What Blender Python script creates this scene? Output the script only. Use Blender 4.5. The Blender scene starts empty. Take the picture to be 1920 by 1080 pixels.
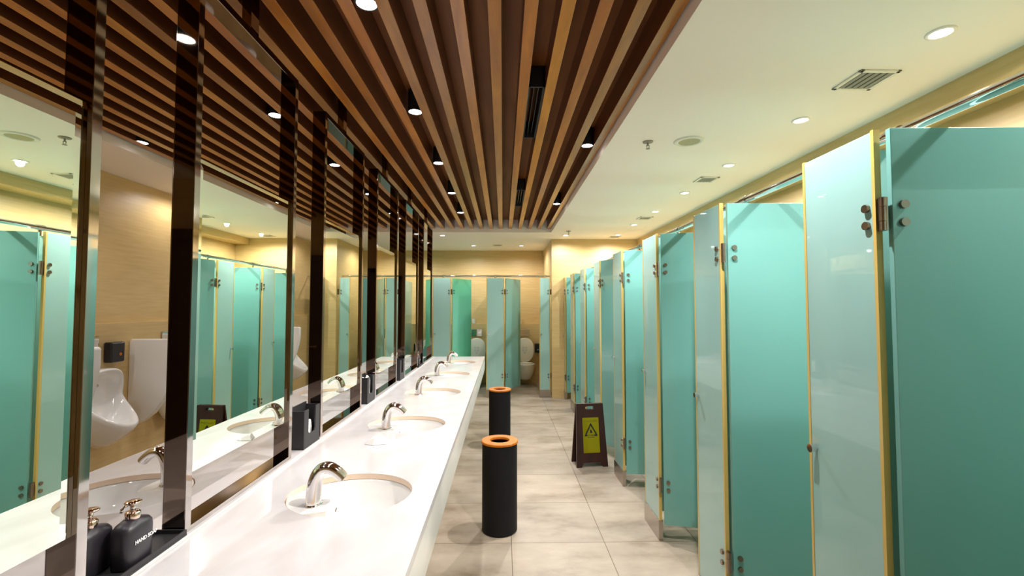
import bpy, bmesh, math, random
from mathutils import Vector, Matrix
C = bpy.context.scene.collection
SC = bpy.context.scene
R = math.radians
PI = math.pi

# ---------------------------------------------------------------- camera, world, exposure
cam = bpy.data.cameras.new('camera'); camo = bpy.data.objects.new('camera', cam); C.objects.link(camo)
cam.sensor_width = 36; cam.lens = 858 / 1920 * 36; cam.clip_start = 0.02
camo.location = (0, 0, 1.52)
camo.rotation_euler = (R(90 + 2.34), 0, R(-1.13))
SC.camera = camo
w = bpy.data.worlds.new('world'); SC.world = w; w.use_nodes = True
w.node_tree.nodes['Background'].inputs[0].default_value = (1, 0.95, 0.88, 1)
w.node_tree.nodes['Background'].inputs[1].default_value = 0.3
SC.view_settings.view_transform = 'Standard'; SC.view_settings.look = 'None'
SC.view_settings.exposure = 0.07; SC.view_settings.gamma = 1; SC.view_settings.use_curve_mapping = False
SC.cycles.use_denoising = True
SC.cycles.max_bounces = 12; SC.cycles.diffuse_bounces = 6; SC.cycles.glossy_bounces = 8
SC.cycles.caustics_reflective = False; SC.cycles.caustics_refractive = False
P_CEIL = 64.0     # watts, recessed spots in the white ceiling
P_SLAT = 20.0     # watts, black can lamps between the slats
P_EDGE = 150.0     # watts, the brighter can lamps at the slat edges
LCOL = (1.0, 0.94, 0.92)

# ---------------------------------------------------------------- materials
def mat(name, col, rough=0.5, metal=0.0, coat=0.0, spec=0.5, coat_rough=0.03):
    m = bpy.data.materials.new(name); m.use_nodes = True
    p = m.node_tree.nodes['Principled BSDF']
    p.inputs['Base Color'].default_value = (*col, 1); p.inputs['Roughness'].default_value = rough
    p.inputs['Metallic'].default_value = metal; p.inputs['Coat Weight'].default_value = coat
    p.inputs['Coat Roughness'].default_value = coat_rough
    p.inputs['Specular IOR Level'].default_value = spec
    return m
def noise_mix(m, c1, c2, scale=(1, 1, 1), nscale=5, detail=4, lo=0.35, hi=0.65, dist=0.0, rnd=False):
    nt = m.node_tree; N = nt.nodes; L = nt.links
    tc = N.new('ShaderNodeTexCoord'); mp = N.new('ShaderNodeMapping'); mp.inputs['Scale'].default_value = scale
    L.new(tc.outputs['Object'], mp.inputs['Vector'])
    if rnd:
        oi = N.new('ShaderNodeObjectInfo'); va = N.new('ShaderNodeVectorMath'); va.operation = 'SCALE'
        cx = N.new('ShaderNodeCombineXYZ')
        for i in range(3): L.new(oi.outputs['Random'], cx.inputs[i])
        va.inputs['Scale'].default_value = 40
        L.new(cx.outputs[0], va.inputs[0]); L.new(va.outputs[0], mp.inputs['Location'])
    no = N.new('ShaderNodeTexNoise'); no.inputs['Scale'].default_value = nscale; no.inputs['Detail'].default_value = detail
    no.inputs['Distortion'].default_value = dist
    L.new(mp.outputs[0], no.inputs['Vector'])
    cr = N.new('ShaderNodeValToRGB'); cr.color_ramp.elements[0].position = lo; cr.color_ramp.elements[1].position = hi
    cr.color_ramp.elements[0].color = (*c1, 1); cr.color_ramp.elements[1].color = (*c2, 1)
    L.new(no.outputs['Fac'], cr.inputs[0]); L.new(cr.outputs[0], N['Principled BSDF'].inputs['Base Color'])
    return m, cr, no
M = {}
M['ceiling'] = mat('ceiling_paint', (0.94, 0.86, 0.79), 0.75)
M['beige'], _, _ = noise_mix(mat('beige_wall_panel', (0.6, 0.45, 0.28), 0.42), (0.60, 0.43, 0.185), (0.68, 0.50, 0.235), (1.2, 1.2, 14), 3.0, 6, 0.3, 0.7)
M['back_dark'] = mat('dark_back', (0.06, 0.03, 0.02), 0.4)
M['backing'], _, _ = noise_mix(mat('brown_backing_board', (0.1, 0.04, 0.015), 0.5, spec=0.25), (0.15, 0.048, 0.010), (0.26, 0.088, 0.016), (4, 0.5, 4), 3.0, 6, 0.3, 0.75, 0.4)
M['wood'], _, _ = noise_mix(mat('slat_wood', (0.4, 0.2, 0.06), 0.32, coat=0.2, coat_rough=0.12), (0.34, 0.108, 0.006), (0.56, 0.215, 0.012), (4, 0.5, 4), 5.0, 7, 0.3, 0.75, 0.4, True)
M['woodside'], _, _ = noise_mix(mat('slat_wood_red_sides', (0.1, 0.03, 0.01), 0.35, coat=0.3, coat_rough=0.2), (0.105, 0.028, 0.008), (0.18, 0.050, 0.013), (4, 0.5, 4), 5.0, 7, 0.3, 0.75, 0.4, True)  # darker, redder wood on every slat face but the underside
def floor_mat():
    m = mat('floor_tile', (0.5, 0.45, 0.36), 0.38)
    nt = m.node_tree; N = nt.nodes; L = nt.links
    tc = N.new('ShaderNodeTexCoord'); mp = N.new('ShaderNodeMapping'); mp.inputs['Location'].default_value = (-0.056 + 0.6, -0.01 + 0.6, 0)
    L.new(tc.outputs['Object'], mp.inputs['Vector'])
    br = N.new('ShaderNodeTexBrick'); br.offset = 0.0; br.squash = 1.0
    br.inputs['Scale'].default_value = 1; br.inputs['Brick Width'].default_value = 0.6; br.inputs['Row Height'].default_value = 0.6
    br.inputs['Mortar Size'].default_value = 0.0028; br.inputs['Mortar Smooth'].default_value = 0.2
    br.inputs['Color1'].default_value = (0.88, 0.88, 0.88, 1); br.inputs['Color2'].default_value = (1.06, 1.04, 1.0, 1)
    br.inputs['Mortar'].default_value = (0.42, 0.37, 0.3, 1)
    L.new(mp.outputs[0], br.inputs['Vector'])
    mp2 = N.new('ShaderNodeMapping'); mp2.inputs['Scale'].default_value = (0.8, 1.5, 1); L.new(tc.outputs['Object'], mp2.inputs['Vector'])
    no = N.new('ShaderNodeTexNoise'); no.inputs['Scale'].default_value = 2.2; no.inputs['Detail'].default_value = 9; no.inputs['Roughness'].default_value = 0.62
    L.new(mp2.outputs[0], no.inputs['Vector'])
    cr = N.new('ShaderNodeValToRGB'); e = cr.color_ramp.elements
    e[0].position = 0.30; e[0].color = (0.22, 0.175, 0.125, 1); e[1].position = 0.66; e[1].color = (0.47, 0.41, 0.335, 1)
    x = e.new(0.47); x.color = (0.37, 0.315, 0.25, 1)
    L.new(no.outputs['Fac'], cr.inputs[0])
    mx = N.new('ShaderNodeMix'); mx.data_type = 'RGBA'; mx.blend_type = 'MULTIPLY'; mx.inputs['Factor'].default_value = 1
    L.new(cr.outputs[0], mx.inputs[6]); L.new(br.outputs['Color'], mx.inputs[7])
    L.new(mx.outputs[2], N['Principled BSDF'].inputs['Base Color'])
    bp = N.new('ShaderNodeBump'); bp.inputs['Strength'].default_value = 0.25; bp.inputs['Distance'].default_value = 0.002; bp.invert = True
    L.new(br.outputs['Fac'], bp.inputs['Height']); L.new(bp.outputs[0], N['Principled BSDF'].inputs['Normal'])
    return m
M['floor'] = floor_mat()
M['stone'], _, _ = noise_mix(mat('white_engineered_stone', (0.83, 0.82, 0.8), 0.18), (0.60, 0.575, 0.565), (0.66, 0.65, 0.65), (1.5, 0.6, 1), 3, 8, 0.38, 0.6, 1.2)
M['apron'] = mat('white_apron', (0.80, 0.80, 0.76), 0.2)
M['cut'] = mat('tan_cut_edge', (0.78, 0.60, 0.45), 0.35)
M['ceramic'] = mat('white_ceramic', (0.85, 0.85, 0.83), 0.08, coat=0.5)
M['bowl'] = mat('cream_ceramic', (0.82, 0.79, 0.70), 0.12, coat=0.5)
M['chrome'] = mat('chrome', (0.78, 0.76, 0.76), 0.07, 1.0)
M['rosechrome'] = mat('rose_chrome', (0.85, 0.68, 0.58), 0.1, 1.0)
M['mirror'] = mat('mirror_glass', (0.84, 0.90, 0.80), 0.0, 1.0)
M['blackmetal'] = mat('polished_black_steel', (0.235, 0.18, 0.145), 0.03, 1.0)
M['framesteel'] = mat('frame_edge_steel', (0.50, 0.46, 0.44), 0.06, 1.0)
M['bronze'] = mat('brushed_bronze', (0.30, 0.24, 0.19), 0.3, 1.0)
M['shoe'] = mat('brushed_steel_shoe', (0.45, 0.40, 0.35), 0.28, 1.0)
M['amber'] = mat('amber_glass_edge', (0.60, 0.43, 0.12), 0.3)
M['black'] = mat('matte_black', (0.018, 0.018, 0.020), 0.5)
M['blackfelt'] = mat('black_bin_body', (0.008, 0.008, 0.010), 0.6, spec=0.2)
M['blackgloss'] = mat('gloss_black_plastic', (0.015, 0.015, 0.017), 0.22)
M['bottle'] = mat('satin_black_bottle', (0.022, 0.020, 0.026), 0.38)
M['orange'], _, _ = noise_mix(mat('orange_bamboo', (0.8, 0.34, 0.05), 0.4), (0.42, 0.115, 0.003), (0.52, 0.155, 0.006), (8, 1, 1), 6, 4)
M['signwood'], _, _ = noise_mix(mat('maroon_wood', (0.08, 0.02, 0.015), 0.35), (0.022, 0.006, 0.005), (0.042, 0.010, 0.008), (6, 6, 1), 6, 5)
M['yellow'] = mat('yellow_mirror_plate', (0.42, 0.36, 0.008), 0.12, 0.6)
M['ink'] = mat('black_ink', (0.01, 0.01, 0.01), 0.5)
M['whiteink'] = mat('white_ink', (0.85, 0.85, 0.85), 0.5)
M['paper'] = mat('white_tissue', (0.88, 0.86, 0.83), 0.9)
M['plasticwhite'] = mat('cream_plastic', (0.78, 0.76, 0.68), 0.45)
M['ventgrey'] = mat('vent_grey', (0.30, 0.28, 0.23), 0.5)
M['ventdark'] = mat('vent_dark', (0.10, 0.09, 0.07), 0.6)
M['grille'] = mat('speaker_grille', (0.42, 0.38, 0.22), 0.6)
M['sticker'] = mat('grey_print', (0.62, 0.61, 0.58), 0.5)
def vary(m, lo, hi, hs=0.02):
    nt = m.node_tree; N = nt.nodes; L = nt.links; p = N['Principled BSDF']; src = p.inputs['Base Color'].links[0].from_socket
    oi = N.new('ShaderNodeObjectInfo'); hv = N.new('ShaderNodeHueSaturation'); mr = N.new('ShaderNodeMapRange'); mr.inputs[3].default_value = lo; mr.inputs[4].default_value = hi
    m2 = N.new('ShaderNodeMath'); m2.operation = 'MULTIPLY'; m2.inputs[1].default_value = 7.31; m3 = N.new('ShaderNodeMath'); m3.operation = 'FRACT'
    mh = N.new('ShaderNodeMapRange'); mh.inputs[3].default_value = .5 - hs; mh.inputs[4].default_value = .5 + hs * .5
    L.new(oi.outputs['Random'], mr.inputs[0]); L.new(oi.outputs['Random'], m2.inputs[0]); L.new(m2.outputs[0], m3.inputs[0]); L.new(m3.outputs[0], mh.inputs[0])
    L.new(mr.outputs[0], hv.inputs['Value']); L.new(mh.outputs[0], hv.inputs['Hue']); L.new(src, hv.inputs['Color']); L.new(hv.outputs[0], p.inputs['Base Color'])
vary(M['wood'], .75, 1.25, .008)
def glass_mat(name, c1, c2):
    m, cr, no = noise_mix(mat(name, c1, 0.30, coat=1.0, coat_rough=0.02), c1, c2, (1, 1, 0.6), 1.2, 2, 0.3, 0.75, 0, True)
    nt = m.node_tree; N = nt.nodes; L = nt.links
    tr = N.new('ShaderNodeBsdfTranslucent'); tr.inputs['Color'].default_value = (0.36, 0.60, 0.56, 1) if 'painted' in name else (0.5, 0.66, 0.63, 1) if 'pale' in name else (0.25, 0.75, 0.45, 1)
    ms = N.new('ShaderNodeMixShader'); ms.inputs[0].default_value = 0.22
    L.new(N['Principled BSDF'].outputs[0], ms.inputs[1]); L.new(tr.outputs[0], ms.inputs[2])
    L.new(ms.outputs[0], N['Material Output'].inputs['Surface'])
    return m
M['glass'] = glass_mat('aqua_back_painted_glass', (0.165, 0.44, 0.40), (0.215, 0.50, 0.46))
M['glasslit'] = glass_mat('pale_lit_aqua_glass', (0.37, 0.645, 0.605), (0.43, 0.71, 0.67))  # aqua glass made paler: lamp light on the panels put into the colour
M['glassgreen'] = glass_mat('green_glass', (0.12, 0.66, 0.30), (0.26, 0.70, 0.56))
def emis(name, col, s):
    m = bpy.data.materials.new(name); m.use_nodes = True; nt = m.node_tree
    e = nt.nodes.new('ShaderNodeEmission'); e.inputs[0].default_value = (*col, 1); e.inputs[1].default_value = s
    nt.links.new(e.outputs[0], nt.nodes['Material Output'].inputs['Surface']); return m
M['lamp'] = emis('lamp_lens', (1, 0.98, 0.94), 14)

# ---------------------------------------------------------------- helpers
def bm_new(): return bmesh.new()
def box(bm, x0, x1, y0, y1, z0, z1, mtx=None):
    vs = [bm.verts.new((x, y, z)) for x in (x0, x1) for y in (y0, y1) for z in (z0, z1)]
    for f in ((0, 1, 3, 2), (4, 6, 7, 5), (0, 4, 5, 1), (2, 3, 7, 6), (0, 2, 6, 4), (1, 5, 7, 3)):
        bm.faces.new([vs[i] for i in f])
    if mtx: bmesh.ops.transform(bm, matrix=mtx, verts=vs)
    return bm
def loft(bm, rings, cap0=True, cap1=True, closed=True):
    vr = [[bm.verts.new(p) for p in r] for r in rings]
    n = len(vr[0])
    for a, b in zip(vr, vr[1:]):
        for i in range(n if closed else n - 1):
            j = (i + 1) % n
            bm.faces.new((a[i], a[j], b[j], b[i]))
    if cap0: bm.faces.new(list(reversed(vr[0])))
    if cap1: bm.faces.new(vr[-1])
    return vr
def lathe(bm, prof, n=32, o=(0, 0, 0), sx=1, sy=1, cap0=True, cap1=True):
    return loft(bm, [[(o[0] + r * sx * math.cos(2 * PI * i / n), o[1] + r * sy * math.sin(2 * PI * i / n), o[2] + z) for i in range(n)] for r, z in prof], cap0, cap1)
def cyl(bm, a, b, r, n=16, r2=None):
    a = Vector(a); b = Vector(b); d = (b - a).normalized(); r2 = r if r2 is None else r2
    u = d.orthogonal().normalized(); v = d.cross(u)
    loft(bm, [[tuple(p + (u * math.cos(2 * PI * i / n) + v * math.sin(2 * PI * i / n)) * q) for i in range(n)] for p, q in ((a, r), (b, r2))])
def tube(bm, pts, rad, n=16, flat=1.0, side=None):
    pts = [Vector(p) for p in pts]; rings = []
    for i, p in enumerate(pts):
        d = (pts[min(i + 1, len(pts) - 1)] - pts[max(i - 1, 0)]).normalized()
        u = Vector(side) if side else d.orthogonal().normalized(); v = d.cross(u).normalized()
        r = rad[i] if isinstance(rad, (list, tuple)) else rad
        rings.append([tuple(p + u * math.cos(2 * PI * k / n) * r + v * math.sin(2 * PI * k / n) * r * flat) for k in range(n)])
    loft(bm, rings)
def prism(bm, poly, fn, a, b):
    """poly of 2-D points extruded; fn(u, v, t) -> xyz"""
    loft(bm, [[fn(u, v, a) for u, v in poly], [fn(u, v, b) for u, v in poly]])
def obj(name, bm, m, parent=None, smooth=False, bevel=0, loc=None, label=None, segs=2):
    bmesh.ops.recalc_face_normals(bm, faces=bm.faces)
    me = bpy.data.meshes.new(name); bm.to_mesh(me); bm.free(); me.materials.append(m)
    if smooth:
        for p in me.polygons: p.use_smooth = True
    o = bpy.data.objects.new(name, me); C.objects.link(o)
    if smooth and smooth != 'all':
        md = o.modifiers.new('e', 'EDGE_SPLIT'); md.split_angle = R(38)
    if bevel:
        md = o.modifiers.new('b', 'BEVEL'); md.width = bevel; md.segments = segs; md.limit_method = 'ANGLE'
        if smooth: o.modifiers.move(1, 0) if smooth != 'all' else None
    if parent: o.parent = parent
    if loc: o.location = loc
    if label: o['label'] = label
    return o
def struct(name, bm, m, **k):
    o = obj(name, bm, m, **k); o['kind'] = 'structure'; return o
def tag(o, label, cat, group=None):
    o['label'] = label; o['category'] = cat
    if group: o['group'] = group
    return o
def thing(name, label, cat, loc=(0, 0, 0), rz=0, group=None):
    o = bpy.data.objects.new(name, None); o.empty_display_size = 0.1; C.objects.link(o)
    o.location = loc; o.rotation_euler = (0, 0, rz)
    return tag(o, label, cat, group)
def kids(o): return [c for c in bpy.data.objects if c.parent == o]
def dup(o, loc, rz=None, label=None, group=None, parent=None):
    c = o.copy(); C.objects.link(c)
    if parent is not None: c.parent = parent
    else:
        c.location = loc
        if rz is not None: c.rotation_euler = (0, 0, rz)
        if label: c['label'] = label
        if group: c['group'] = group
    for ch in kids(o): dup(ch, None, parent=c)
    return c
def text_obj(name, body, size, m, parent, loc, rot, extrude=0.0004, bold=0.0):
    cu = bpy.data.curves.new(name, 'FONT'); cu.body = body; cu.size = size; cu.extrude = extrude; cu.offset = bold
    cu.align_x = 'CENTER'; cu.align_y = 'CENTER'
    t = bpy.data.objects.new(name + '_tmp', cu); C.objects.link(t)
    bpy.context.view_layer.update()
    me = bpy.data.meshes.new_from_object(t.evaluated_get(bpy.context.evaluated_depsgraph_get()))
    bpy.data.objects.remove(t)
    me.materials.clear(); me.materials.append(m); me.name = name
    o = bpy.data.objects.new(name, me); C.objects.link(o); o.parent = parent; o.location = loc; o.rotation_euler = rot
    return o
ORD = ['nearest', 'second', 'third', 'fourth', 'fifth', 'sixth', 'seventh', 'eighth', 'ninth', 'tenth', 'eleventh', 'twelfth',
       'thirteenth', 'fourteenth', 'fifteenth', 'sixteenth', 'seventeenth', 'eighteenth', 'nineteenth', 'twentieth',
       'twenty-first', 'twenty-second', 'twenty-third', 'twenty-fourth', 'twenty-fifth']

# ---------------------------------------------------------------- room
XL, XR, YB, YF, ZC = -3.36, 2.50, -1.20, 9.30, 2.66
XC = -1.0                                  # centre line of the double-sided wash island
WX0, WX1, WYE = -2.74, 0.74, 6.98          # opening of the slatted recess
b = bm_new(); box(b, XL - .1, XR + .1, YB - .1, YF + .1, -0.08, 0); struct('floor', b, M['floor'])
b = bm_new()
box(b, XL - .1, WX0, YB - .1, YF + .1, ZC, ZC + .36); box(b, WX1, XR + .1, YB - .1, YF + .1, ZC, ZC + .36)
box(b, WX0, WX1, WYE, YF + .1, ZC, ZC + .36)
struct('ceiling', b, M['ceiling'])
b = bm_new(); box(b, WX0, WX1, YB - .1, WYE, ZC + .195, ZC + .30); struct('ceiling_recess', b, M['backing'])
b = bm_new(); box(b, XL - .1, XL, YB, YF, 0, ZC); struct('wall_left', b, M['beige'])
b = bm_new(); box(b, XR, XR + .1, YB, YF, 0, ZC); struct('wall_right', b, M['beige'])
b = bm_new(); box(b, XL - .1, XR + .1, YF, YF + .1, 0, ZC); struct('wall_far', b, M['beige'])
b = bm_new(); box(b, XL - .1, XR + .1, YB - .1, YB, 0, ZC + .3); struct('wall_back', b, M['beige'])
b = bm_new(); box(b, 0.82, XR, 7.67, YF, 0, ZC); struct('wall_corner', b, M['beige'])
b = bm_new(); box(b, 2.27, XR, YB, 7.67, 2.556, ZC); struct('trim_1', b, M['beige'])
b = bm_new(); box(b, XL, 0.82, YF - .12, YF, 0, 1.18); struct('trim_2', b, M['beige'])
b = bm_new(); box(b, XL, XL + .06, YB, YF - .12, 0, 1.38); struct('trim_3', b, M['beige'])
# dark door behind the camera, seen in the polished posts
d = bm_new(); box(d, -3.25, -2.35, YB, YB + .045, 0, 2.12); do = struct('door_1', d, M['back_dark'], bevel=.004)
d = bm_new()
for x0, x1, z0, z1 in ((-3.33, -3.25, 0, 2.2), (-2.35, -2.27, 0, 2.2), (-3.33, -2.27, 2.12, 2.2)): box(d, x0, x1, YB, YB + .06, z0, z1)
obj('door_frame', d, M['back_dark'], do)
d = bm_new(); cyl(d, (-2.44, YB + .045, 1.0), (-2.44, YB + .1, 1.0), .01); cyl(d, (-2.44, YB + .095, 1.0), (-2.56, YB + .095, 1.0), .009)
obj('door_handle', d, M['chrome'], do, smooth=True)

# ---------------------------------------------------------------- slats
for k in range(24):
    x = 0.70 - 0.147 * k
    b = bm_new(); box(b, -.0275, .0275, YB + .005, WYE - .002, 0, .139)
    side = 'over the aisle' if k < 11 else ('above the mirrors' if k < 13 else 'beyond the mirrors')
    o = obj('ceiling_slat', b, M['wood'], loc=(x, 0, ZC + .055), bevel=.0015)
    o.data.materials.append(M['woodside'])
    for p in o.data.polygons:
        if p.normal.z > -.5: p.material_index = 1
    nm = ORD[k] if k else 'first'
    tag(o, f'long brown wooden ceiling slat, {nm} from the white ceiling edge on the right, {side}', 'ceiling slat', 'wooden slats under the dark ceiling recess')

# ---------------------------------------------------------------- lamps
def spot(parent, p, angle=168, blend=0.5, r=0.025):
    l = bpy.data.lights.new('lamp_light', 'SPOT'); l.energy = p; l.spot_size = R(angle); l.spot_blend = blend
    l.shadow_soft_size = r; l.color = LCOL
    o = bpy.data.objects.new('lamp_light', l); C.objects.link(o); o.parent = parent; o.location = (0, 0, -0.02)
    return o
def downlight(x, y, label, group, src=[None]):
    if src[0]:
        c = dup(src[0], (x, y, ZC), 0, label, group)
        if x < -2 or y > 7.2:
            for ch in kids(c):
                if ch.type == 'LIGHT': ch.data = ch.data.copy(); ch.data.energy = 14 if x < -2 else 36
        return c
    t = thing('downlight', label, 'ceiling light', (x, y, ZC), 0, group)
    b = bm_new(); lathe(b, [(.052, 0), (.052, -.005), (.040, -.007), (.036, -.001)], 32, cap0=False, cap1=False); obj('trim_ring', b, M['ceiling'], t, smooth='all')
    b = bm_new(); lathe(b, [(.037, -.001), (.034, -.004)], 32); obj('lens', b, M['lamp'], t)
    spot(t, P_CEIL); src[0] = t; return t
g = 'recessed lights above the right cubicles'
for k in range(8):
    nm = ['nearest', 'second nearest', 'third nearest', 'fourth', 'fifth', 'sixth', 'seventh'][k - 1] if k else ''
    y = 0.93 + 0.893 * k
    if k == 0: downlight(1.82, y, 'round white recessed light in the right ceiling strip, above the frame of view', g)
    else: downlight(1.82, y, f'round white recessed light over the right cubicle row, {nm} to the camera' if k < 4 else f'round white recessed light over the right cubicle row, {nm} in line going away', g)
for x, y, l in ((1.0, 7.25, 'round recessed light by the top of the beige corner wall, right of the slats'),
                (-.97, 7.3, 'round recessed light just beyond the slats, above the end of the mirrors'),
                (-.55, 8.5, 'left of two small recessed lights above the far cubicles'),
                (.34, 8.5, 'right of two small recessed lights above the far cubicles'),
                (-1.9, 8.5, 'recessed light above the far cubicles hidden left behind the mirrors'),
                (-2.9, 7.3, 'recessed light beyond the slats at the far left corner'),
                (-3.05, .7, 'added unseen light over the nearest urinal behind the mirrors'),  # from here on: added lamps, unseen, to light the urinal side
                (-3.05, 2.6, 'added unseen light over the urinal row left of the black ashtray'),
                (-3.05, 4.6, 'added unseen light over the middle of the urinal row'),
                (-3.05, 6.3, 'added unseen light over the far end of the urinal row')):
    downlight(x, y, l, None)
def canlamp(x, y, label, group, src=[None], power=None):
    if src[0]:
        c = dup(src[0], (x, y, ZC + .06), 0, label, group)
        if power:
            for ch in kids(c):
                if ch.type == 'LIGHT': ch.data = ch.data.copy(); ch.data.energy = power; ch.data.spot_size = R(125)
        return c
    t = thing('can_lamp', label, 'ceiling light', (x, y, ZC + .06), 0, group)
    b = bm_new(); lathe(b, [(.040, .004), (.040, 0), (.045, 0), (.045, .13)], 32, cap0=False); obj('housing', b, M['black'], t, smooth=True)
    b = bm_new(); lathe(b, [(.040, .005), (.040, .002)], 32); obj('lens', b, M['lamp'], t)
    spot(t, P_SLAT, 112, 0.6); src[0] = t; return t
for k in range(6):
    canlamp(-.542, .77 + 1.01 * k, f'black can lamp between slats above the basins, {ORD[k] if k else "nearest"} from the camera', 'can lamps over the washing side')
for k in range(3):
    canlamp(.628, 1.42 + 1.94 * k, 'black can lamp by the right slat edge, ' + ('above the view' if k == 0 else ['', 'the nearer one', 'the farther one'][k]), 'can lamps along the right slat edge', power=P_EDGE)
for k in (0, 2, 3, 4, 5):
    canlamp(-1.43, .84 + 1.01 * k, f'black can lamp between slats just beyond the mirrors, {ORD[k] if k else "nearest"} from the camera', 'can lamps beyond the mirrors')
for k in range(3):
    canlamp(-2.65, 1.42 + 1.94 * k, f'black can lamp at the left slat edge by the urinals, {ORD[k] if k else "nearest"} of three', 'can lamps by the urinals', power=24)

# ---------------------------------------------------------------- ceiling fittings
def vent(x, y, s, label, src=[None]):
    t = thing('ceiling_vent', label, 'vent', (x, y, ZC), 0, 'square vents in the right ceiling strip' if x > 1 else None)
    h = s / 2; b = bm_new()
    for a in ((-h, h, -h, -h + .02), (-h, h, h - .02, h), (-h, -h + .02, -h, h), (h - .02, h, -h, h)): box(b, *a, -.008, 0)
    obj('frame', b, M['plasticwhite'], t, bevel=.002)
    b = bm_new(); box(b, -h + .02, h - .02, -h + .02, h - .02, -.002, 0); obj('backing', b, M['ventdark'], t)
    n = 5
    for i in range(n):
        xx = -h + .02 + (2 * h - .04) * (i + .5) / n
        b = bm_new(); box(b, -.008, .008, -h + .02, h - .02, -.0015, .0015, Matrix.Translation((0, 0, -.005)) @ Matrix.Rotation(R(14), 4, 'Y'))
        obj('louvre', b, M['ventgrey'], t, loc=(xx, 0, 0))
    return t
vent(1.82, 2.22, .20, 'square ceiling vent nearest the camera, above the right cubicles')
vent(1.82, 4.02, .17, 'second square ceiling vent from the camera above the right cubicles')
vent(1.82, 5.80, .17, 'third square ceiling vent from the camera above the right cubicles')
vent(1.82, 7.38, .17, 'farthest square ceiling vent of the right row, by the beige corner wall')
vent(-.10, 8.45, .17, 'small dark vent between two lights above the far cubicles')
t = thing('ceiling_speaker', 'round cream ceiling speaker beside the sprinkler', 'speaker', (1.28, 3.08, ZC))
b = bm_new(); lathe(b, [(.100, 0), (.100, -.004), (.092, -.010), (.074, -.010), (.070, -.006)], 40, cap0=False, cap1=False); obj('rim', b, M['plasticwhite'], t, smooth='all')
b = bm_new(); lathe(b, [(.072, -.004), (.070, -.007)], 40); obj('grille', b, M['grille'], t)
def sprinkler(x, y, label):
    t = thing('sprinkler', label, 'sprinkler', (x, y, ZC))
    b = bm_new(); lathe(b, [(.036, 0), (.034, -.006), (.012, -.010)], 24); obj('cover_plate', b, M['ventgrey'], t, smooth='all')
    b = bm_new(); cyl(b, (0, 0, -.008), (0, 0, -.03), .006, 10)
    for s in (-1, 1): tube(b, [(0, 0, -.018), (.010 * s, 0, -.028), (.009 * s, 0, -.040), (0, 0, -.048)], .0025, 8)
    obj('stem', b, M['ventgrey'], t, smooth='all')
    b = bm_new(); lathe(b, [(.014, -.048), (.014, -.051)], 16); obj('deflector', b, M['ventgrey'], t)
sprinkler(1.0, 3.10, 'small grey sprinkler head on the white ceiling beside the round speaker')
sprinkler(.99, 6.85, 'tiny sprinkler head on the white ceiling near the beige corner wall')
for y0, y1, l in ((2.48, 3.25, 'long black slot diffuser between the slats, the nearer one'), (4.72, 5.5, 'black slot diffuser between the slats, the farther one')):
    t = thing('slot_diffuser', l, 'vent', (.186, (y0 + y1) / 2, ZC + .075), 0, 'slot diffusers between the slats')
    h = (y1 - y0) / 2; b = bm_new()
    box(b, -.045, -.036, -h, h, 0, .118); box(b, .036, .045, -h, h, 0, .118); box(b, -.045, .045, -h, -h + .01, 0, .118); box(b, -.045, .045, h - .01, h, 0, .118)
    obj('housing', b, M['black'], t)
    for s in (-.012, .014):
        b = bm_new(); box(b, s - .002, s + .002, -h + .01, h - .01, .02, .10); obj('blade', b, M['blackgloss'], t)

# ---------------------------------------------------------------- wash island counter
ZT = .82; CX1 = -.254; CX0 = 2 * XC - CX1; CY0, CY1 = -.25, 6.48; EA, EB = .228, .200
near_b = [(-.573, 1.765 + 1.015 * k) for k in range(5)]
far_b = [(2 * XC + .573, 1.785 + 1.015 * k) for k in range(5)]
t = thing('vanity_counter', 'long white stone wash counter with oval basins down the left of the room', 'counter', (0, 0, 0))
b = bm_new()
def rect(bm, x0, x1, y0, y1, z): bm.faces.new([bm.verts.new(p) for p in ((x0, y0, z), (x1, y0, z), (x1, y1, z), (x0, y1, z))])
def ringcell(bm, x0, x1, y0, y1, cx, cy, z, n=64):
    angs = sorted([2 * PI * i / n for i in range(n)] + [math.atan2(yy - cy, xx - cx) % (2 * PI) for xx in (x0, x1) for yy in (y0, y1)])
    inn, out = [], []
    for a in angs:
        c, s = math.cos(a), math.sin(a)
        tt = min([((x1 if c > 0 else x0) - cx) / c if abs(c) > 1e-9 else 1e9, ((y1 if s > 0 else y0) - cy) / s if abs(s) > 1e-9 else 1e9])
        out.append(bm.verts.new((cx + c * tt, cy + s * tt, z)))
        rr = 1 / math.sqrt((c / EA) ** 2 + (s / EB) ** 2); inn.append(bm.verts.new((cx + c * rr, cy + s * rr, z)))
    for i in range(len(angs)):
        j = (i + 1) % len(angs); bm.faces.new((inn[i], out[i], out[j], inn[j]))
for blist, x0, x1 in ((near_b, XC, CX1), (far_b, CX0, XC)):
    yprev = CY0
    for cx, cy in blist:
        rect(b, x0, x1, yprev, cy - .28, ZT); ringcell(b, x0, x1, cy - .28, cy + .28, cx, cy, ZT); yprev = cy + .28
    rect(b, x0, x1, yprev, CY1, ZT)
for a, c in (((CX1, CY0), (CX1, CY1)), ((CX1, CY1), (CX0, CY1)), ((CX0, CY1), (CX0, CY0)), ((CX0, CY0), (CX1, CY0))):
    b.faces.new([b.verts.new(p) for p in ((a[0], a[1], ZT - .03), (c[0], c[1], ZT - .03), (c[0], c[1], ZT), (a[0], a[1], ZT))])
obj('countertop', b, M['stone'], t)
b = bm_new()
for x0, x1, y0, y1 in ((CX1 - .02, CX1 - .001, CY0, CY1), (CX0 + .001, CX0 + .02, CY0, CY1), (CX0 + .02, CX1 - .02, CY1 - .02, CY1 - .001), (CX0 + .02, CX1 - .02, CY0, CY0 + .02)):
    box(b, x0, x1, y0, y1, .635, ZT - .0305)
obj('apron', b, M['apron'], t)
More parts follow.
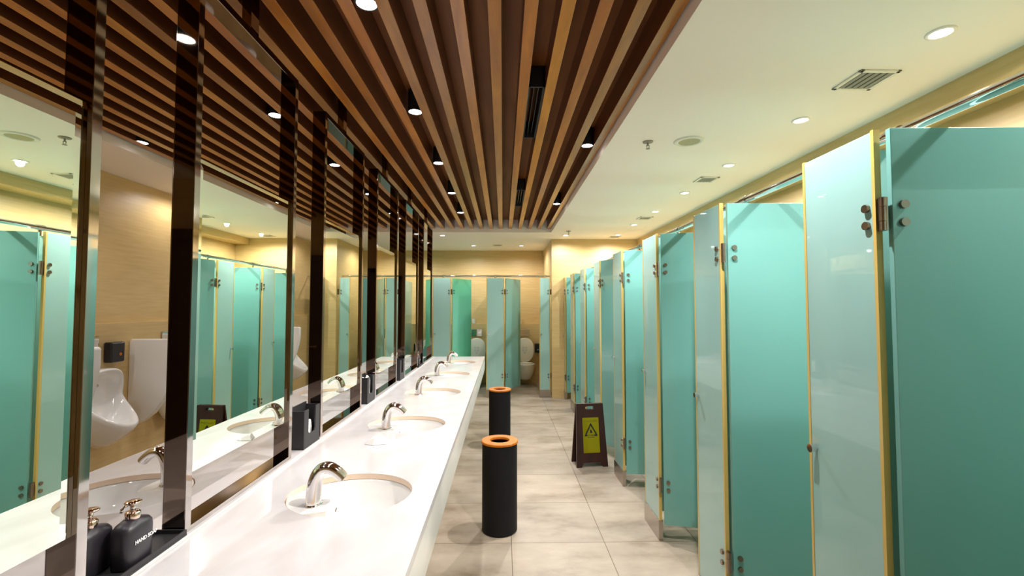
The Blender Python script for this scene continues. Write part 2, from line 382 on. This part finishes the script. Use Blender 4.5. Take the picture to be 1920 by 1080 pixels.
b = bm_new(); box(b, CX0 + .02, CX1 - .02, CY0 + .02, CY1 - .02, .635, .645); obj('underside_panel', b, M['apron'], t)
b = bm_new(); box(b, XC - .38, XC + .38, CY0 + .1, CY1 - .25, 0, .635); obj('base_panel', b, M['beige'], t)
b = bm_new(); box(b, XC - .048, XC + .048, CY0, CY1 - .06, ZT, ZT + .010); obj('upstand', b, M['stone'], t, bevel=.002)

def ell(cx, cy, a, bb, z, n=48): return [(cx + a * math.cos(2 * PI * i / n), cy + bb * math.sin(2 * PI * i / n), z) for i in range(n)]
def make_basin(label, group):
    t = thing('wash_basin', label, 'basin', (0, 0, ZT), 0, group)
    b = bm_new(); loft(b, [ell(0, 0, EA, EB, 0), ell(0, 0, EA, EB, -.022)], False, False); obj('cut_rim', b, M['cut'], t, smooth='all')
    b = bm_new(); R_ = []
    for s, z in ((1.06, -.022), (1.0, -.024), (.99, -.04), (.96, -.075), (.88, -.11), (.72, -.135), (.45, -.148), (.12, -.152)):
        R_.append(ell(0, 0, EA * s, EB * s, z))
    loft(b, R_, False, True); obj('bowl', b, M['ceramic'], t, smooth='all')
    b = bm_new(); lathe(b, [(.024, -.150), (.022, -.146), (.010, -.147)], 24); obj('drain', b, M['chrome'], t, smooth='all')
    # the ceramic deck that carries the tap, at the mirror side
    pl = []
    ys = [-.175 + .16 * i / 8 for i in range(9)]
    for y in ys: pl.append((-EA * math.sqrt(max(0, 1 - (y / EB) ** 2)) + .002, y))
    pl += [(-.035, -.015), (-.025, -.060), (-.035, -.150)]
    b = bm_new(); loft(b, [[(x, y, -.115) for x, y in pl], [(x, y, -.010) for x, y in pl], [(x * .985, y, -.003) for x, y in pl]])
    obj('faucet_deck', b, M['ceramic'], t)
    b = bm_new(); cyl(b, (-.034, -.075, -.030), (-.026, -.075, -.031), .008, 16); obj('overflow_hole', b, M['bronze'], t, smooth=True)
    return t
def make_faucet(label, group):
    t = thing('faucet', label, 'faucet', (0, 0, ZT), 0, group)
    pts, rad = [], []
    for i in range(22):
        u = i / 21
        P = [Vector((.014, 0, 0)), Vector((.006, 0, .105)), Vector((.045, 0, .172)), Vector((.118, 0, .090))]
        p = (1 - u) ** 3 * P[0] + 3 * (1 - u) ** 2 * u * P[1] + 3 * (1 - u) * u * u * P[2] + u ** 3 * P[3]
        pts.append(p); rad.append(.034 - .011 * u)
    b = bm_new(); tube(b, pts, rad, 20, .80, (0, 1, 0)); obj('spout', b, M['chrome'], t, smooth=True)
    b = bm_new(); lathe(b, [(.038, 0), (.038, .004), (.034, .008)], 28, o=(.014, 0, -.002), sx=.78); obj('base_ring', b, M['chrome'], t, smooth='all')
    b = bm_new(); cyl(b, pts[-1], pts[-1] + (pts[-1] - pts[-2]).normalized() * .003, .011, 16); obj('aerator', b, M['ventgrey'], t, smooth=True)
    return t
bas0 = fau0 = None
nms = ['nearest', 'second nearest', 'middle', 'second farthest', 'farthest']
for side, bl in (('n', near_b), ('f', far_b)):
    for k, (cx, cy) in enumerate(bl):
        rz = 0 if side == 'n' else PI; wh = 'on the aisle side of the counter' if side == 'n' else 'on the far side behind the mirrors'
        lb = f'white oval sunken basin with tan rim, {nms[k]} {wh}'; lf = f'arched chrome tap at the {nms[k]} basin {wh}'
        gb = 'oval basins ' + wh; gf = 'arched taps ' + wh
        if bas0 is None:
            bas0 = make_basin(lb, gb); bas0.location = (cx, cy, ZT); fau0 = make_faucet(lf, gf)
            fau0.location = (cx - .115, cy - .09, ZT - .002)
        else:
            dup(bas0, (cx, cy, ZT), rz, lb, gb); s = 1 if side == 'n' else -1
            dup(fau0, (cx - .115 * s, cy - .09 * s, ZT - .002), rz, lf, gf)

# ---------------------------------------------------------------- mirrors
FX0, FX1 = XC - .033, XC + .033; ML = .700; MY0, MP = .405, 1.033; MW = .026; ZB, ZTOP = ZT + .010, 2.585
def make_mirror():
    t = thing('vanity_mirror', 'x', 'mirror', (XC, 0, ZB), 0, 'framed mirrors along the wash counter')
    h = ZTOP - ZB; x0, x1 = -.033, .033
    for y0, y1 in ((0, MW), (ML - MW, ML)):
        b = bm_new(); box(b, x0, x1, y0, y1, 0, h); obj('frame_post', b, M['blackmetal'], t, bevel=.0015)
        
    b = bm_new(); box(b, x0, x1, MW, ML - MW, h - MW, h); obj('frame_head', b, M['blackmetal'], t, bevel=.0015)
    b = bm_new(); box(b, x0, x1, MW, ML - MW, 0, .014); obj('frame_sill', b, M['blackmetal'], t, bevel=.0015)
    for sx in (-1, 1):
        xa, xb = sorted((sx * x1, sx * (x1 + .0015))); b = bm_new()
        box(b, xa, xb, 0, MW, 0, h); box(b, xa, xb, ML - MW, ML, 0, h); box(b, xa, xb, MW, ML - MW, h - MW, h); box(b, xa, xb, MW, ML - MW, 0, .014)
        obj('face_trim', b, M['framesteel'], t)
    b = bm_new(); box(b, -.018, .018, ML / 2 - .028, ML / 2 + .028, h, ZC + .193 - ZB); obj('hanger', b, M['blackmetal'], t)
    y0, y1, z0, z1, bv, dp, xf = MW + .0005, ML - MW - .0005, 1.0 - ZB, 2.0 - ZB, .030, .0012, .023
    b = bm_new()
    def rr(x, i): return [(x, y0 + i, z0 + i), (x, y1 - i, z0 + i), (x, y1 - i, z1 - i), (x, y0 + i, z1 - i)]
    loft(b, [rr(-xf, bv), rr(-xf + dp, 0), rr(xf - dp, 0), rr(xf, bv)])
    obj('mirror_glass', b, M['mirror'], t)
    return t
m0 = make_mirror()
for k in range(6):
    o = m0 if k == 0 else dup(m0, (XC, 0, 0))
    o.location = (XC, MY0 + MP * k, ZB)
    o['label'] = ['nearest tall mirror with dark posts, left of the two near soap bottles', 'tall mirror with dark posts between the near soap bottles and the nearest tissue holder',
                  'black framed mirror just past the nearest tissue holder', 'black framed mirror between the two farther tissue holders',
                  'black framed mirror between the far tissue holder and the far soap tray', 'farthest black framed mirror at the end of the counter'][k]

# ---------------------------------------------------------------- things on the counter
def soap_bottle(loc, rz, label, text=True):
    t = thing('soap_bottle', label, 'soap bottle', loc, rz, 'black hand soap bottles')
    def sup(a, bb, z, e=.62, n=40):
        r = []
        for i in range(n):
            c, s = math.cos(2 * PI * i / n), math.sin(2 * PI * i / n)
            r.append((bb * math.copysign(abs(c) ** e, c), a * math.copysign(abs(s) ** e, s), z))
        return r
    b = bm_new(); loft(b, [sup(.045, .026, 0), sup(.048, .029, .004), sup(.050, .030, .05), sup(.050, .030, .088), sup(.048, .0285, .100), sup(.042, .025, .109, .7), sup(.026, .020, .115, .85), sup(.018, .018, .118, 1)])
    obj('body', b, M['bottle'], t, smooth='all')
    b = bm_new(); lathe(b, [(.0165, .116), (.0175, .118), (.0175, .133), (.014, .137), (.006, .138)], 28); obj('collar', b, M['rosechrome'], t, smooth='all')
    b = bm_new(); cyl(b, (0, 0, .137), (0, 0, .155), .006, 14, .0075); tube(b, [(0, 0, .157), (-.008, -.012, .156), (-.013, -.020, .148), (-.014, -.022, .140)], [.005, .005, .004, .0035], 10)
    obj('pump_stem', b, M['chrome'], t, smooth='all')
    b = bm_new(); lathe(b, [(.008, .153), (.018, .157), (.020, .160), (.016, .163), (.004, .164)], 24, sy=1.0); obj('pump_head', b, M['rosechrome'], t, smooth='all')
    if text:
        text_obj('hand_soap_text', 'HAND SOAP', .0135, M['whiteink'], t, (.0306, .010, .064), (R(90), 0, R(90)), bold=.0003)
    return t
def tray(y0, y1, label):
    yc = (y0 + y1) / 2; h = (y1 - y0) / 2
    t = thing('soap_tray', label, 'tray', (XC, yc, ZB), 0, 'black soap trays between the mirrors')
    b = bm_new(); box(b, -.052, .045, -h, h, 0, .006); obj('base', b, M['black'], t)
    b = bm_new(); box(b, .040, .045, -h, h, .006, .018); box(b, -.052, -.047, -h, h, .006, .018)
    box(b, -.047, .040, -h, -h + .005, .006, .018); box(b, -.047, .040, h - .005, h, .006, .018)
    obj('rim', b, M['black'], t, bevel=.001)
gap = lambda k: (MY0 + MP * k + ML + .006, MY0 + MP * (k + 1) - .006)
tray(*gap(0), 'low black tray with raised rim under the two near soap bottles')
soap_bottle((XC - .008 + .015, 1.272, ZB + .006), 0, 'black hand soap bottle with white lettering, front one on the near tray')
soap_bottle((XC - .065 + .016, 1.222, ZB + .006), R(-4), 'black soap bottle half hidden behind the lettered one on the near tray', False).location.x = XC - .062
tray(*gap(4), 'low black tray under the single far soap bottle')
soap_bottle((XC + .005, gap(4)[0] + .13, ZB + .006), R(6), 'small black soap bottle on the far tray near the counter end')
def tissue_holder(k, label):
    y0, y1 = gap(k); yc = (y0 + y1) / 2 + .04
    t = thing('tissue_holder', label, 'tissue holder', (XC + .004, yc, ZB), 0, 'black tissue holders between the mirrors')
    h, H, D = .095, .185, .038
    b = bm_new(); box(b, -D, D, -h, h, 0, .006); box(b, -D, -D + .006, -h, h, .006, H + .012)
    box(b, -D + .006, D, -h, -h + .006, .006, H); box(b, -D + .006, D, h - .006, h, .006, H)
    obj('case', b, M['black'], t, bevel=.001)
    pl = [(-h + .0065, .006), (h - .0065, .006), (h - .0065, H), (.042, H), (.042, .075), (.030, .062), (-.030, .062), (-.042, .075), (-.042, H), (-h + .0065, H)]
    b = bm_new(); prism(b, pl, lambda u, v, q: (q, u, v), D - .006, D); obj('front_plate', b, M['black'], t)
    random.seed(k + 3)
    b = bm_new(); rings = []
    for i, z in enumerate([v * (.72, 1.12, 1.0)[k - 1] for v in (.009, .04, .08, .11, .135, .155)]):
        s = 1 if i < 3 else 1 - .06 * (i - 2)
        rings.append([(.024 * s * math.cos(a) * (1 + .25 * math.sin(5 * a + i)) - .002, .068 * s * math.sin(a) * (1 + .06 * random.random()), z + (.012 * math.sin(3 * a + k) if i > 3 else 0)) for a in [2 * PI * j / 28 for j in range(28)]])
    loft(b, rings); obj('tissue', b, M['paper'], t)
tissue_holder(1, 'black open-fronted tissue holder nearest the camera, before the third mirror')
tissue_holder(2, 'black tissue holder overflowing with white tissue, middle of three')
tissue_holder(3, 'farthest black tissue holder showing white tissue on the counter')
# crumpled paper by the second tap
b = bm_new(); pl = [(-.045, -.035), (.0, -.05), (.075, -.028), (.085, .012), (.02, .035), (-.03, .028)]
loft(b, [[(x, y, .001) for x, y in pl], [(-.030, -.018, .022), (.005, -.028, .034), (.05, -.012, .030), (.058, .008, .026), (.015, .018, .038), (-.015, .014, .030)]])
o = obj('folded_towel', b, M['paper'], loc=(-.655, 2.40, ZT), bevel=.003); tag(o, 'small folded white paper lying before the second tap on the counter', 'paper')

# ---------------------------------------------------------------- cubicles
ZP0, ZP1 = .125, 2.005
def bolt(bm, x, y, z, d): cyl(bm, (x, y, z), (x, y + d, z), .0115, 16)
def cubicle(name, label, loc, rz, ang, group, width=.30, door=True, divider=1.40, gm=None, wallside=False, dw=.565):
    t = thing(name, label, 'toilet cubicle', loc, rz, group); gm = gm or M['glass']
    h = width / 2; T = .008
    b = bm_new(); box(b, -h + .011, h - .011, -T, T, ZP0, ZP1); pil = obj('pilaster', b, M['glasslit'], t, bevel=.0015)
    for s in (-1, 1):
        b = bm_new(); xa = s * (h - .003); box(b, xa - .003 - (.005 if s > 0 else 0), xa + .003 + (.005 if s < 0 else 0), -T - .0008, T + .0008, ZP0, ZP1 + .004); obj('edge_strip', b, M['amber'], pil)
    b = bm_new(); box(b, -h - .001, h + .001, -.014, .014, 0, ZP0 + .004); obj('foot_shoe', b, M['shoe'], t, bevel=.001)
    b = bm_new(); cyl(b, (-h + .035, -T, 1.06), (-h + .035, -T - .010, 1.06), .006, 14); cyl(b, (-h + .035, -T - .010, 1.06), (-h + .035, -T - .024, 1.06), .011, 18, .013); obj('knob', b, M['chrome'], pil, smooth=True)
    hx = h + .020
    for z in (1.77, .36):
        b = bm_new(); box(b, h + .001, hx + .006, -.004, .004, z - .045, z + .045); cyl(b, (hx, -.006, z - .045), (hx, -.006, z - .02), .008, 14); cyl(b, (hx, -.006, z - .019), (hx, -.006, z + .019), .0085, 14); cyl(b, (hx, -.006, z + .02), (hx, -.006, z + .045), .008, 14)
        obj('hinge', b, M['bronze'], t, smooth=True)
        for dz in (-.024, .024):
            b = bm_new(); bolt(b, h - .030, -T, z + dz, -.009); obj('bolt_cap', b, M['bronze'], pil, smooth=True)
    if door:
        b = bm_new(); box(b, .014, dw, -T, T, ZP0 - .01, ZP1 - .002); dr = obj('door', b, gm, t, bevel=.0015)
        dr.location = (hx, 0, 0); dr.rotation_euler = (0, 0, R(ang))
        b = bm_new(); box(b, dw, dw + .004, -T, T, ZP0 - .01, ZP1 - .002); obj('edge_strip', b, M['amber'], dr)
        for z in (1.77, .36):
            for dz in (-.024, .024):
                b = bm_new(); bolt(b, .042, -T, z + dz, -.009); obj('bolt_cap', b, M['bronze'], dr, smooth=True)
        b = bm_new(); cyl(b, (dw - .05, T, 1.05), (dw - .05, T + .03, 1.05), .013, 16); obj('door_latch', b, M['chrome'], dr, smooth=True)
    if divider:
        b = bm_new(); box(b, -T, T, T + .004, divider, ZP0, ZP1 - .003); obj('divider', b, M['glasslit'], t)
    return t
XS = 1.03
angs = [88, 89, 76, 83, 22, 88, 86]
lab = ['nearest aqua glass cubicle with wide open door at the right picture edge',
       'second aqua glass cubicle from the camera, open door showing beside its pale pilaster',
       'third aqua glass cubicle, door swung inward with its dark hinge low down',
       'fourth aqua glass cubicle in the right row, beside the caution sign, door open inward',
       'fifth cubicle of the right row, its pale door nearly closed', 'sixth cubicle of the right row, narrow in view, door open',
       'seventh cubicle of the right row, thin pale panels far down the aisle']
for k in range(7):
    cubicle('toilet_cubicle', lab[k], (XS, 1.375 + .8985 * k, 0), R(-90), angs[k], 'cubicles along the right side')
cubicle('toilet_cubicle', 'last cubicle of the right row, narrow panel and open door against the beige corner wall', (XS, 7.605, 0), R(-90), 86, 'cubicles along the right side', width=.11, divider=None)
cubicle('toilet_cubicle', 'cubicle panel beside the camera, beyond the right picture edge', (XS, .508, 0), R(-90), 84, 'cubicles along the right side')
YS = 7.74
cubicle('toilet_cubicle', 'green-doored far cubicle at the counter end, left of the first toilet', (-1.03, YS, 0), 0, 60, 'cubicles across the far end', divider=1.42, gm=M['glassgreen'])
cubicle('toilet_cubicle', 'middle far cubicle of pale aqua panel and half-open door between the two toilets', (-.13, YS, 0), 0, 62, 'cubicles across the far end', divider=1.42)
cubicle('toilet_cubicle', 'single aqua panel at the right end of the far cubicles against the corner wall', (.705, YS, 0), 0, 0, 'cubicles across the far end', width=.18, door=False, divider=None)
cubicle('toilet_cubicle', 'far cubicle hidden behind the mirrors, next to the green door', (-1.93, YS, 0), 0, 30, 'cubicles across the far end', divider=1.42)
cubicle('toilet_cubicle', 'leftmost far cubicle by the urinal wall', (-2.83, YS, 0), 0, 12, 'cubicles across the far end', divider=1.42)
# rails
def rail(label, a, bpt, br):
    t = thing('top_rail', label, 'rail')
    b = bm_new(); cyl(b, a, bpt, .016, 18); obj('tube', b, M['chrome'], t, smooth=True)
    for p in br:
        b = bm_new(); cyl(b, (p[0], p[1], ZP1 - .0025), (p[0], p[1], a[2] - .012), .011, 12)
        v = (Vector(bpt) - Vector(a)).normalized() * .025; cyl(b, Vector((p[0], p[1], a[2])) - v, Vector((p[0], p[1], a[2])) + v, .021, 16); obj('bracket', b, M['chrome'], t, smooth=True)
rail('long chrome rail running over the tops of the right cubicles', (1.24, YB, 2.065), (1.24, 7.67, 2.065), [(1.24, .508 + .897 * k) for k in range(8)])
rail('chrome rail across the tops of the far cubicles', (XL, 7.95, 2.05), (.82, 7.95, 2.05), [(x, 7.95) for x in (-2.83, -1.93, -1.03, -.13)])

# ---------------------------------------------------------------- toilets
def toilet(x, label):
    t = thing('toilet', label, 'toilet', (x, YF - .12, 0), 0, 'wall-hung toilets in the far cubicles')
    def ov(a, y0, y1, z, n=40):
        r = []
        for i in range(n):
            an = 2 * PI * i / n; c, s = math.cos(an), math.sin(an)
            r.append((a * c, (y0 + y1) / 2 - (y1 - y0) / 2 * s * -1, z))
        return r
    b = bm_new(); loft(b, [ov(.09, -.30, 0, .10), ov(.13, -.38, 0, .14), ov(.165, -.46, 0, .24), ov(.180, -.52, 0, .34), ov(.185, -.54, 0, .395), ov(.183, -.54, -.01, .405), ov(.13, -.49, -.15, .405), ov(.11, -.45, -.17, .33), ov(.05, -.36, -.22, .25)])
    obj('bowl', b, M['bowl'], t, smooth='all')
    b = bm_new(); loft(b, [ov(.183, -.54, -.06, .405), ov(.187, -.545, -.055, .415), ov(.183, -.54, -.06, .430), ov(.125, -.47, -.15, .430), ov(.122, -.465, -.155, .405)], False, False); obj('seat', b, M['bowl'], t, smooth='all')
    b = bm_new(); pl = []
    for i in range(40):
        an = 2 * PI * i / 40; c, s = math.cos(an), math.sin(an); pl.append((.182 * math.copysign(abs(c) ** .85, c), .235 * math.copysign(abs(s) ** .85, s)))
    loft(b, [[(u, 0, v) for u, v in pl], [(u, -.018, v) for u, v in pl], [(u * .94, -.024, v * .95) for u, v in pl]])
    o = obj('lid', b, M['bowl'], t, smooth='all', loc=(0, -.085, .665)); o.rotation_euler = (R(-6), 0, 0)
    for dx, dz in ((-.028, .045), (.028, .045), (-.028, -.01), (.028, -.01), (0, -.055)):
        b = bm_new(); box(b, dx - .020, dx + .020, -.0255, -.0245, dz - .02, dz + .02); obj('printed_mark', b, M['sticker'], o)
    t2 = thing('flush_plate', 'chrome flush plate above ' + ('the right toilet' if x > 0 else 'the left toilet'), 'flush plate', (x - .005, YF - .12, 1.00), 0, 'chrome flush plates')
    b = bm_new(); box(b, -.105, .105, -.012, 0, -.07, .07); obj('plate', b, M['chrome'], t2, bevel=.003)
    for s in (-1, 1):
        b = bm_new(); box(b, .05 * s - .042, .05 * s + .042, -.016, -.012, -.03, .035); obj('button', b, M['chrome'], t2, bevel=.002)
for x, nm in ((-.52, 'left'), (.43, 'right')):
    toilet(x, f'white wall-hung toilet with raised lid in the {nm} visible far cubicle')
    t = thing('paper_dispenser', f'black paper dispenser on the wall beside the {nm} toilet', 'dispenser', (x + .262, YF - .12, .70), 0, 'black paper dispensers')
    b = bm_new(); box(b, -.06, .06, -.10, 0, -.09, .09); obj('case', b, M['blackgloss'], t, bevel=.015, segs=4)
    b = bm_new(); cyl(b, (0, -.10, -.03), (0, -.104, -.03), .014, 16); obj('lock', b, M['ventgrey'], t, smooth=True)
for x, l in ((-.585, 'small cream cup on the ledge above the left toilet'), (.335, 'small cream cup on the ledge above the right toilet, half behind the door')):
    b = bm_new(); lathe(b, [(.032, 0), (.038, .004), (.044, .098), (.040, .098), (.035, .010)], 24, cap1=True); o = obj('freshener_cup', b, M['plasticwhite'], smooth=True, loc=(x, YF - .06, 1.18)); tag(o, l, 'cup', 'cream cups on the ledge')

# ---------------------------------------------------------------- urinals on the left wall
XW = XL + .06
def urinal_mesh():
    N = 48; b = bm_new()
    wall, mid, outer, rim_in, c1, c2, c3 = [], [], [], [], [], [], []
    for i in range(N):
        a = 2 * PI * i / N; c, s = math.cos(a), math.sin(a)      # s=+1 top of the arch, s=-1 the lip
        sg = math.copysign(1, c)
        y = .20 * sg * abs(c) ** (.62 if s > 0 else .8)
        z = .79 + (.235 * abs(s) ** .8 if s > 0 else -.205 * abs(s) ** 1.15)
        k = max(0, -s)
        out = .155 - .045 * (1 - abs(s)) + .205 * k ** 1.6
        wall.append((0, y * .9, z if s > 0 else .79 - .42 * k))
        mid.append((.07 + (out - .15) * .45 * k + .03 * k, y * .98, z if s > 0 else .79 - .385 * k))
        outer.append((out - .012 * (1 - k), y, z - .035 * k))
        rim_in.append((out, y * .93, z * 1.0 - (.012 if s > 0 else -.004)))
        c1.append((out - .02 - .02 * k, y * .80, z - (.045 * s if s > 0 else -.030 * k) - .002))
        c2.append((.055 + .10 * k, y * .70, z - (.07 * s if s > 0 else 0.0) - .03 * k))
        c3.append((.045 + .05 * k, y * .35, .76 + (z - .79) * .45 - .05 * k))
    loft(b, [wall, mid, outer, rim_in, c1, c2, c3])
    return b
def urinal(y, label, src=[None]):
    if src[0]: return dup(src[0], (XW, y, 0), 0, label)
    t = thing('urinal', label, 'urinal', (XW, y, 0), 0, 'urinals along the left wall')
    o = obj('bowl', urinal_mesh(), M['ceramic'], t, smooth='all'); md = o.modifiers.new('s', 'SUBSURF'); md.levels = 1; md.render_levels = 1
    b = bm_new(); cyl(b, (.0, 0, 1.10), (.055, 0, 1.10), .014, 14); tube(b, [(.05, 0, 1.10), (.062, 0, 1.095), (.065, 0, 1.07), (.065, 0, 1.0)], .010, 12); obj('flush_pipe', b, M['chrome'], t, smooth=True)
    b = bm_new(); cyl(b, (.05, 0, .90), (.065, 0, .885), .010, 12); obj('spreader', b, M['chrome'], t, smooth=True)
    b = bm_new(); box(b, 0, .012, -.06, .06, 1.16, 1.28); obj('sensor_plate', b, M['chrome'], t, bevel=.003)
    src[0] = t; return t
un = ['urinal hidden behind the nearest mirror', 'urinal hidden behind the near mirror, next along', 'urinal behind the near mirror frame', 'white urinal seen in the gap beside the near mirror, below a black box', 'urinal part hidden behind the white privacy screen', 'urinal behind the second mirror', 'urinal behind the second mirror, farther along', 'urinal whose lip shows in the gap beside the nearest tissue holder']
for k in range(2, 8): urinal(3.75 + .81 * (k - 3), un[k])
def screen(y, label, src=[None]):
    pl = [(0, .50), (0, 1.215), (.02, 1.235), (.415, 1.235), (.43, 1.22), (.43, 1.10)] + [(.43 * math.cos(a) ** .9 , 1.10 - .62 * math.sin(a) ** 1.3) for a in [R(x) for x in (15, 30, 45, 60, 72)]] + [(.06, .475)]
    b = bm_new(); prism(b, pl, lambda u, v, q: (u, q, v), -.03, .03)
    o = obj('privacy_screen', b, M['ceramic'], loc=(XW, y, 0), bevel=.012, smooth=True, segs=3); tag(o, label, 'privacy screen', 'ceramic screens between the urinals')
sl = ['white ceramic privacy screen behind the near mirror', 'white ceramic privacy screen with curved lower edge, seen in the gap by the near mirror', 'ceramic screen between urinals behind the second mirror', 'ceramic screen farther along the urinal wall', 'last ceramic screen near the far urinal']
for k in range(5): screen(3.32 + .81 * k, sl[k]) if k != 1 else screen(4.15, sl[1])
def ashbox(y, label):
    t = thing('ashtray_box', label, 'dispenser', (XW, y, 1.14), 0, 'black boxes above the urinals')
    b = bm_new(); box(b, 0, .07, -.07, .07, -.085, .085); obj('case', b, M['blackgloss'], t, bevel=.014, segs=3)
    b = bm_new(); cyl(b, (.07, .02, -.02), (.073, .02, -.02), .014, 16); obj('emblem', b, M['orange'], t)
ashbox(3.93, 'black wall box with orange dot between urinal and privacy screen'); ashbox(4.75, 'black wall box just behind the privacy screen')

# ---------------------------------------------------------------- bins and caution sign
def bin_(x, y, label, rz, src=[None]):
    if src[0]: return dup(src[0], (x, y, 0), rz, label)
    t = thing('waste_bin', label, 'bin', (x, y, 0), rz, 'black cylinder bins in the aisle')
    b = bm_new(); lathe(b, [(.112, 0), (.120, .008), (.120, .590), (.112, .590), (.110, .02)], 56, cap1=True); obj('body', b, M['blackfelt'], t, smooth=True)
    b = bm_new(); lathe(b, [(.126, .590), (.126, .602), (.122, .606), (.069, .606), (.067, .602), (.067, .590)], 56, cap0=False, cap1=False)
    b2 = lathe(b, [(.126, .590), (.067, .590)], 56, cap0=False, cap1=False); obj('lid', b, M['orange'], t, smooth=True)
    src[0] = t; return t
bin_(-.022, 3.19, 'black cylinder bin with orange ring lid, the nearer one in the aisle', 0)
bin_(-.035, 5.15, 'black cylinder bin with orange ring lid, farther one, partly hidden behind the first', R(40))
t = thing('caution_sign', 'dark maroon wooden folding floor sign with yellow caution plate', 'sign', (.838, 4.48, 0), R(7))
tilt = R(8)
def panel(sgn):
    pl = [(-.154, 0), (-.105, 0), (-.085, .042), (.085, .042), (.105, 0), (.154, 0), (.132, .585), (-.132, .585)]
    hole = [(.045 * math.copysign(abs(math.cos(a)) ** .5, math.cos(a)), .545 + .016 * math.copysign(abs(math.sin(a)) ** .6, math.sin(a))) for a in [2 * PI * i / 24 for i in range(24)]]
    b = bm_new()
    from mathutils.geometry import tessellate_polygon
    allp = [Vector((u, v, 0)) for u, v in pl] + [Vector((u, v, 0)) for u, v in hole]
    tris = tessellate_polygon([allp[:len(pl)], allp[len(pl):]])
    for y in (-.009, .009):
        vs = [b.verts.new((p.x, y, p.y)) for p in allp]
        for q in tris: b.faces.new([vs[i] for i in q])
        if y < 0: v0 = vs
        else: v1 = vs
    for lo, n in ((0, len(pl)), (len(pl), len(hole))):
        for i in range(n):
            a, c = lo + i, lo + (i + 1) % n; b.faces.new((v0[a], v0[c], v1[c], v1[a]))
    o = obj('front_board' if sgn < 0 else 'back_board', b, M['signwood'], t)
    o.location = (0, sgn * .585 * math.sin(tilt) + sgn * .009, 0); o.rotation_euler = (sgn * tilt, 0, 0)
    return o
fb = panel(-1); panel(1)
b = bm_new(); box(b, -.080, .080, -.0105, -.009, .13, .455); pt = obj('yellow_plate', b, M['yellow'], fb, label='shiny yellow plate with black warning triangle')
tx = text_obj('caution_text', 'C A U T I O N', .0205, M['ink'], fb, (0, -.0108, .421), (R(90), 0, 0))
b = bm_new(); wv = .0135
def seg(p, q, r):
    p = Vector(p); q = Vector(q); n = (q - p).normalized(); s = Vector((-n.y, n.x)) * r
    prism(b, [tuple(p + s), tuple(q + s), tuple(q - s), tuple(p - s)], lambda u, v, w_: (u, w_, v), -.0120, -.0105)
seg((-.056, .292), (.003, .398), .0065); seg((.056, .292), (-.003, .398), .0065); seg((-.061, .290), (-.036, .290), .006); seg((.036, .290), (.061, .290), .006)
obj('warning_triangle', b, M['ink'], fb)
b = bm_new(); pl = [(-.012, .315), (.010, .312), (.014, .325), (.006, .335), (.0, .350), (-.004, .340), (-.010, .338), (-.008, .328)]
prism(b, pl, lambda u, v, w_: (u, w_, v), -.0115, -.0105); obj('hand_symbol', b, M['ink'], fb)
text_obj('chinese_text', '小心地滑', .019, M['ink'], fb, (0, -.0108, .291), (R(90), 0, 0))
text_obj('floor_text', 'WET FLOOR', .0125, M['ink'], fb, (0, -.0108, .271), (R(90), 0, 0), bold=.0002)
b = bm_new(); cyl(b, (-.10, 0, .575), (-.04, 0, .575), .006, 10); cyl(b, (.04, 0, .575), (.10, 0, .575), .006, 10); obj('hinge', b, M['bronze'], t, smooth=True)
